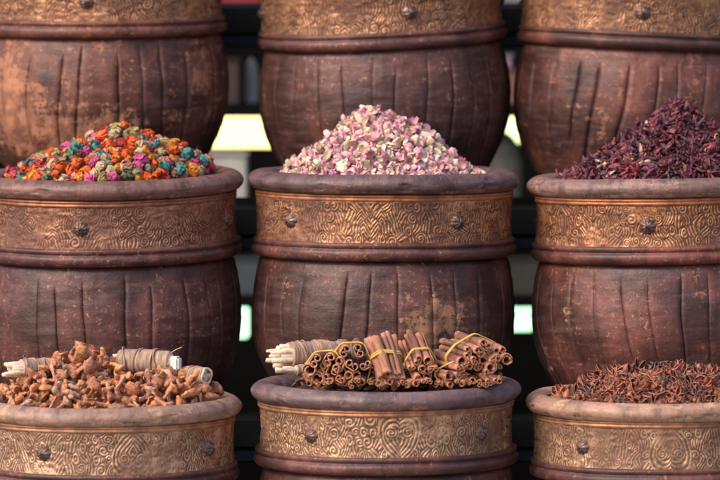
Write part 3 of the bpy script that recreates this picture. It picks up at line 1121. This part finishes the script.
bundle(loc(485, 360, -.150), (-.42, .90, .06), hexpack(15, .0260, rs0, .72), 1.32, .054, 'large cinnamon bundle on the right with many curled ends', 5, .02)
bundle(loc(458, 376, -.190), (-.50, .86, .04), hexpack(6, .0215, rs0, .7), 1.05, .038, 'low thin cinnamon bundle lying in front of the large right bundle', 6)
# loose short sticks along the front of the rim
rsl = np.random.default_rng(77)
for i in range(36):
    px = 308 + i * 5.5 + rsl.uniform(-2, 2)
    dep = -.212 + .022 * abs((px - 400) / 90) + rsl.uniform(-.006, .01)
    o = link('loose_cinnamon_stick', QN[rsl.integers(len(QN))])
    p = loc(px, 387 - rsl.uniform(0, 5) - 2 * abs((px - 400) / 90), dep)
    sc = rsl.uniform(.6, .9)
    o.matrix_world = frame(p, (rsl.uniform(-.45, .45), .9, rsl.uniform(-.05, .12)), W['bc']) @ Matrix.Rotation(rsl.uniform(0, 6.28), 4, 'Z') @ Matrix.Diagonal((sc, sc, rsl.uniform(.5, .9), 1))
    o.color = jit(rsl, (.40, .15, .075) if rsl.uniform() < .6 else (.28, .10, .06), .2)
    tag(o, 'short loose cinnamon stick along the front of the rim under the bundles', 'cinnamon stick', 'loose cinnamon sticks')

# broken bark filling the barrel under the bundles
cb = item_mat('cinnamon_chips', .6, .35, 120, use_attr=True)
bark = [shred(40 + i, .045, .007, .6) for i in range(4)]
fh = cone(0, 0, .022, .21, 2.2, -.016, .004, 3)
rsb = np.random.default_rng(5)
pp = [p for p in darts(fh, .215, .0145, 900, rsb) if -.150 < p[0] < .19 and p[1] > -.17 or p[1] > .05]
V, F, C, T = combine([bark[rsb.integers(4)] for _ in pp], [W['bc'] @ xf(p, Vector((0, 0, 1)), rsb.uniform(0, 6.28), rsb.uniform(.7, 1.1), 0, rand_tilt(rsb, .5)) for p in pp],
                     [jit(rsb, (.26, .10, .06), .3) for _ in pp])
cv, cf = heap_core('core', fh, .225, .01, None, W['bc'])
n0 = len(V)
V = np.vstack([V, cv]); F += [[a + n0 for a in q] for q in cf]
C = np.vstack([C, np.tile(np.array((.07, .03, .02)), (len(cv), 1))])  # dark core colour stands for shade between the bark pieces
me = mesh('cinnamon_bark', V, F, cb)
cattr(me, 'col', C)
tag(link('cinnamon_bark', me), 'broken cinnamon bark filling the barrel under the bundles', 'cinnamon bark', None, 'stuff')

# ------------------------------------------------------------------ tied twig bundles
raffia = NT('raffia_wrapping')
_o = raffia.obj()
_s = raffia.noise(raffia.scale(_o, (30, 30, 420)), 1.0, 3)
_b = raffia.noise(_o, 45, 3)
_c = raffia.mix(raffia.step(_s, .35, .68), (.24, .145, .10), (.52, .35, .255))
_c = raffia.mix(raffia.math('MULTIPLY', raffia.step(_b, .45, .7), .5), _c, (.38, .25, .185))
raffia.bump(_s, .6, .002)
raffia = raffia.out(_c, .7)
pith = plain('pale_twig', (.74, .58, .44), .7, .2, 90, .3)
paper = plain('white_paper', (.80, .77, .72), .8, .05, 60, .1)
twine = plain('twine', (.62, .50, .36), .75, .2, 200, .3)

def twig_bundle(px0, py0, px1, py1, Wk, row, y, dia, nst, label, seed, stick_r=.0075, out=.022, tagged=False, loop=False):
    """wrapped roll lying across the barrel; (px0, py0) is the end with bare twigs"""
    rs = np.random.default_rng(seed)
    s = .953
    inv = W[Wk].inverted()
    a = inv @ at(px0, py0, ROWY[row] + y[0] * s)
    b = inv @ at(px1, py1, ROWY[row] + y[1] * s)
    L = (b - a).length
    root = bpy.data.objects.new('twig_bundle', None)
    COL.objects.link(root)
    root.empty_display_size = .03
    root.matrix_world = frame(a, b - a, W[Wk])
    tag(root, label, 'twig bundle', 'pale twig bundles wrapped in raffia')
    # wrapping: ridged sleeve of many turns
    n, k = 70, 30
    t = np.linspace(0, 1, n)
    rad = dia / 2 * (1 + .05 * np.abs(np.sin(t * L / .0045 * np.pi)) + .10 * fbm(np.stack([t * 6, 0 * t, 0 * t], 1), seed, 2)) * (1 - .10 * np.abs(t - .5) * 2)
    P = np.stack([0 * t, 0 * t, out + t * (L - out)], 1)
    V, F = tube(P, rad, k)
    V[:, :2] *= (1 + .06 * fbm(V * np.array([60, 60, 160]), seed + 1, 2))[:, None]
    strands = [(V, F)]
    for q in range(7):
        a_ = np.linspace(0, 2 * math.pi, 48, endpoint=False)
        zc = out + (L - out) * rs.uniform(.12, .88)
        sl = rs.uniform(-.012, .012)
        r_ = dia / 2 * (1.045 + .02 * np.sin(a_ * 3 + q))
        zz_ = zc + sl * np.sin(a_ + q) + .002 * np.sin(a_ * 2 + q * 2)
        strands.append(tube(np.stack([r_ * np.cos(a_), r_ * np.sin(a_), zz_], 1), rs.uniform(.0010, .0020), 6, True))
    V, F = join(strands)
    link('wrapping', mesh('wrapping', V, F, raffia), root)
    offs = hexpack(nst, dia / (2.1 * math.sqrt(nst) * .62), rs)
    for (x, yy, kk) in offs:
        r_ = min(math.hypot(x, yy), dia / 2 * .86 - stick_r * 1.25) / (math.hypot(x, yy) + 1e-9)
        x, yy = x * r_, yy * r_
        z0 = rs.uniform(-.018, .014)
        tw = np.linspace(0, 1, 8)
        sp = 1 + rs.uniform(-.25, .35) * sstep(.35, 0, tw)
        Pp = np.stack([x * sp + 0 * tw, yy * sp, z0 + tw * (L + .004 - z0)], 1)
        rr = stick_r * kk * (1 + .12 * np.sin(tw * 9 + seed + x * 900)) * np.concatenate([[.74, 1.0], np.ones(5), [.8]])
        v, f = tube(Pp, rr, 9)
        v += .0030 * np.stack([fbm(v * 70 + i * 3 + x * 900, seed + i, 3) for i in range(3)], 1)
        link('twig', mesh('twig', v, f, pith), root)
    if tagged:
        v, f = box(-.014, .014, -.017, .015, L - .010, L + .024, .0045)
        link('paper_cap', mesh('paper_cap', v, f, paper, False), root)
        a_ = np.linspace(0, 1, 14)
        P = np.stack([.004 * np.sin(a_ * 3), -.016 - .022 * a_ - 0 * a_, L + .004 + .030 * a_ ** 2], 1)
        # the loose thread stands up above the roll
        up = root.matrix_world.to_3x3().inverted() @ Vector((0, 0, 1)); up.normalize()
        P = np.array([Vector((0, 0, L)) + up * (.016 + .02 * q) + Vector((0, 0, .028 * q * q)) for q in a_])
        v, f = tube(P, .0008, 6)
        link('thread', mesh('thread', v, f, twine), root)
    if loop:
        a_ = np.linspace(0, 2 * math.pi, 40, endpoint=False)
        P = np.stack([dia * .40 * np.cos(a_), dia * .40 * np.sin(a_), L + .002 + .002 * np.sin(3 * a_)], 1)
        v, f = tube(P, .0032, 8, True)
        link('cord', mesh('cord', v, f, twine), root)
    return root

twig_bundle(275, 356, 350, 354, 'bc', 'bottom', (-.06, .03), .062, 13, 'raffia wrapped bundle with splayed white twig ends beside the cinnamon', 3, .0068, .034)
twig_bundle(280, 370, 318, 372, 'bc', 'bottom', (-.105, -.055), .026, 5, 'thin pale bundle lying under the splayed twig ends', 5, .0058, .04)
twig_bundle(10, 369, 62, 369, 'bl', 'bottom', (-.035, .03), .046, 12, 'raffia wrapped bundle with a pale blunt end at the left edge of the root heap', 7, .0058, .026)
twig_bundle(118, 361, 170, 363, 'bl', 'bottom', (.02, -.02), .058, 7, 'fat raffia wrapped bundle with a white paper cap lying on the root heap', 9, .008, .004, True)
twig_bundle(168, 375, 206, 376, 'bl', 'bottom', (.02, -.05), .040, 5, 'small wrapped bundle with a pale cord ring at the right of the root heap', 11, .0072, .004, False, True)

# ------------------------------------------------------------------ stand
standm = plain('black_stand_paint', (.0045, .005, .0065), .6, .3, 14, .2, 0, .12)
navy = plain('navy_stand_paint', (.006, .013, .022), .5, .25, 14, .2, 0, .15)
stand = link('display_stand', None)
stand.location = (0, 0, 0)
tag(stand, 'black stepped stand with navy lipped boards that carries the barrels', 'stand')
for nm, yf in (('bottom', -.90), ('middle', -.28), ('top', .34), ('highest', .96)):
    z = BOARD[nm]
    v, f = box(-1.7, 1.7, yf, yf + .60, z - .060, z, .004)
    b = link('shelf_board', mesh('shelf_board', v, f, standm, False), stand)
    v, f = box(-1.7, 1.7, yf + .006, yf + .05, z - .092, z - .0615, .004)
    link('board_lip', mesh('board_lip', v, f, navy, False), b)
for x in (-1.6, -.62, .60, 1.6):
    for nm, yf in (('bottom', -.90), ('middle', -.28), ('top', .34), ('highest', .96)):
        v, f = box(x - .03, x + .03, yf + .30, yf + .36, .004, BOARD[nm] - .062, .003)
        link('post', mesh('post', v, f, standm, False), stand)

# ------------------------------------------------------------------ what shows between the columns
def flat(name, mat, x0, x1, y0, y1, z0, z1, b=.004):
    v, f = box(x0, x1, y0, y1, z0, z1, b)
    return mesh(name, v, f, mat, False)

g = mesh('ground', *box(-60, 60, -60, 60, -.3, 0, .01), plain('pavement', (.26, .22, .19), .85, .2, 3, .3), False)
tag(link('ground', g), None, None, None, 'structure')
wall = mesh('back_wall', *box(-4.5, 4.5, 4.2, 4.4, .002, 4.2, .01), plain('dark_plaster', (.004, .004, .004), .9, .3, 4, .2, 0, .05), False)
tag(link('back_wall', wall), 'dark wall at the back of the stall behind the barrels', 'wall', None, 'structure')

def z_of(py, Y): return at(360, py, Y).z
def x_of(px, Y): return at(px, 240, Y).x

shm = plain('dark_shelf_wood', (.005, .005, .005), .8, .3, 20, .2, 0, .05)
back = link('back_shelf', None)
back.location = (0, 2.9, 0)
tag(back, 'dark shelving behind the barrels seen only through the gaps', 'shelf')
YB = 2.6
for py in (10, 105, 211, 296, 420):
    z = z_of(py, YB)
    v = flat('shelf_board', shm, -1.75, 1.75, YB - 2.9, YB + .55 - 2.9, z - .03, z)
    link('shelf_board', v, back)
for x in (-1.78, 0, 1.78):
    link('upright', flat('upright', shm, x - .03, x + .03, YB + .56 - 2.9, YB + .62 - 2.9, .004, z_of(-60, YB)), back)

def carton(px0, px1, py0, py1, Y, col, label, name='carton', cat='carton', depth=.25, rough=.8):
    root = link(name, None)
    x0, x1, z0, z1 = x_of(px0, Y), x_of(px1, Y), z_of(py1, Y), z_of(py0, Y)
    root.location = ((x0 + x1) / 2, Y + depth / 2, z0)
    tag(root, label, cat)
    w, h = x1 - x0, z1 - z0
    m = plain(name + '_board', col, rough, .12, 12, .2)
    link('box_side', flat('box_side', m, -w / 2, w / 2, -depth / 2, depth / 2, 0, h * .94, .004), root)
    link('lid', flat('lid', m, -w / 2 - .004, w / 2 + .004, -depth / 2 - .004, depth / 2 + .004, h * .94 + .001, h, .003), root)
    return root

def sunlit_glow(px0, px1, py0, py1, Y, col, st, label):  # emissive panel added in place of a sunlit surface, not a real lamp
    root = link('sunlit_glow_panel', None)
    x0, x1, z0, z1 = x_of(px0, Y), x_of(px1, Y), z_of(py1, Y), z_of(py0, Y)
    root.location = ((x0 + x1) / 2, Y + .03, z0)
    tag(root, label, 'sunlit surface stand-in')
    k = NT('sunlit_glow_colour')
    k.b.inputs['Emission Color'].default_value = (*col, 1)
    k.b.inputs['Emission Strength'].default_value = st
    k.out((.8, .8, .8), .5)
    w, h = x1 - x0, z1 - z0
    link('glow_face', flat('glow_face', k.m, -w / 2, w / 2, -.02, -.005, 0, h, .004), root)
    link('glow_backing', flat('glow_backing', shm, -w / 2 - .006, w / 2 + .006, -.004, .04, -.004, h + .004, .003), root)

sunlit_glow(196, 282, 117, 148, 3.05, (1.0, .86, .32), 1.9, 'added glowing yellow panel for a sunlit surface behind the gap left of the pink petals')
sunlit_glow(222, 248, 304, 338, 3.05, (.50, 1.0, .58), 2.0, 'added green white glowing panel for a sunlit surface low in the gap between left and middle columns')
sunlit_glow(488, 521, 110, 143, 3.05, (.85, 1.0, .42), 1.8, 'added white and yellow glowing panel for a sunlit surface behind the gap right of the pink petals')
sunlit_glow(505, 533, 299, 314, 3.05, (.50, 1.0, .56), 1.7, 'upper added pale green glowing strip for a sunlit surface in the gap beside the lower right barrels')
sunlit_glow(505, 533, 317, 331, 3.05, (.50, 1.0, .56), 1.7, 'lower added pale green glowing strip for a sunlit surface in the gap beside the lower right barrels')
carton(200, 247, 153, 211, 2.62, (.40, .39, .37), 'pale grey carton behind the rims of the left and middle barrels')
carton(212, 262, 258, 296, 2.62, (.05, .066, .08), 'blue grey carton under the black board left of the middle column')
carton(498, 541, 258, 296, 2.62, (.035, .034, .03), 'dark grey carton under the black board right of the middle column')
carton(485, 530, 70, 105, 2.62, (.17, .085, .06), 'brown carton high in the right gap')
carton(495, 512, 55, 69.6, 2.64, (.24, .17, .22), 'small mauve carton on top of the brown carton', depth=.12)
carton(205, 262, -22, 9.5, 2.62, (.22, .02, .025), 'red crate at the top of the left gap', 'crate', 'crate')
carton(484, 548, -30, 9.5, 2.62, (.16, .155, .15), 'grey carton at the top of the right gap')
carton(200, 240, 58, 105, 2.66, (.05, .028, .026), 'dark reddish carton above the added yellow glowing panel')

def jar(px, py0, py1, rpx, Y, col, label):
    root = link('storage_jar', None)
    p = at(px, py1, Y)
    root.location = (p.x, Y, z_of(py1, Y))
    h = z_of(py0, Y) - z_of(py1, Y)
    r = rpx / 453 * (D + Y) / D
    tag(root, label, 'jar')
    m = plain('glazed_clay', col, .55, .15, 20, .1)
    pr = smooth_prof([(.001, 0), (r * .75, 0), (r * .9, h * .05), (r, h * .35), (r * .98, h * .6), (r * .82, h * .72)], 5)
    t = np.linspace(-math.pi, math.pi, 40, endpoint=False)
    link('jar_body', mesh('jar_body', lathe_pts(pr, t), ring_faces(len(pr), 40), m), root)
    pr = smooth_prof([(r * .86, h * .715), (r * .88, h * .74), (r * .7, h * .87), (r * .35, h * .96), (.001, h)], 5)
    link('lid', mesh('lid', lathe_pts(pr, t), ring_faces(len(pr), 40), m), root)
jar(503, 131, 211, 19, 2.8, (.24, .235, .19), 'olive grey lidded jar in front of the added white and yellow glowing panel')
jar(251, 57, 105, 8, 2.8, (.55, .50, .48), 'slim pale jar standing above the added yellow glowing panel')

# ------------------------------------------------------------------ light
w = bpy.data.worlds.new('World')
SC.world = w
w.use_nodes = True
nt = w.node_tree
sky = nt.nodes.new('ShaderNodeTexSky')
sky.sky_type = 'NISHITA'
sky.sun_disc = False
EL, AZ = R(42), R(-52)          # sun in front of the stall, to the left
sky.sun_elevation = EL
dirv = Vector((math.sin(AZ) * math.cos(EL), -math.cos(AZ) * math.cos(EL), math.sin(EL)))
sky.sun_rotation = math.atan2(dirv.x, dirv.y)
sky.dust_density = 4.0
sky.air_density = 1.0
nt.links.new(sky.outputs[0], nt.nodes['Background'].inputs[0])
nt.nodes['Background'].inputs[1].default_value = .15
sd = bpy.data.lights.new('sun', 'SUN')
sd.energy = 1.5
sd.angle = R(24)
sd.color = (1, .86, .74)
so = bpy.data.objects.new('sun', sd)
COL.objects.link(so)
so.rotation_euler = dirv.to_track_quat('Z', 'Y').to_euler()
so.location = (-3, -4, 5)

SC.view_settings.view_transform = 'Standard'
SC.view_settings.look = 'None'
SC.view_settings.gamma = 1
SC.view_settings.exposure = 0.52
SC.render.engine = 'CYCLES'
SC.cycles.max_bounces = 8
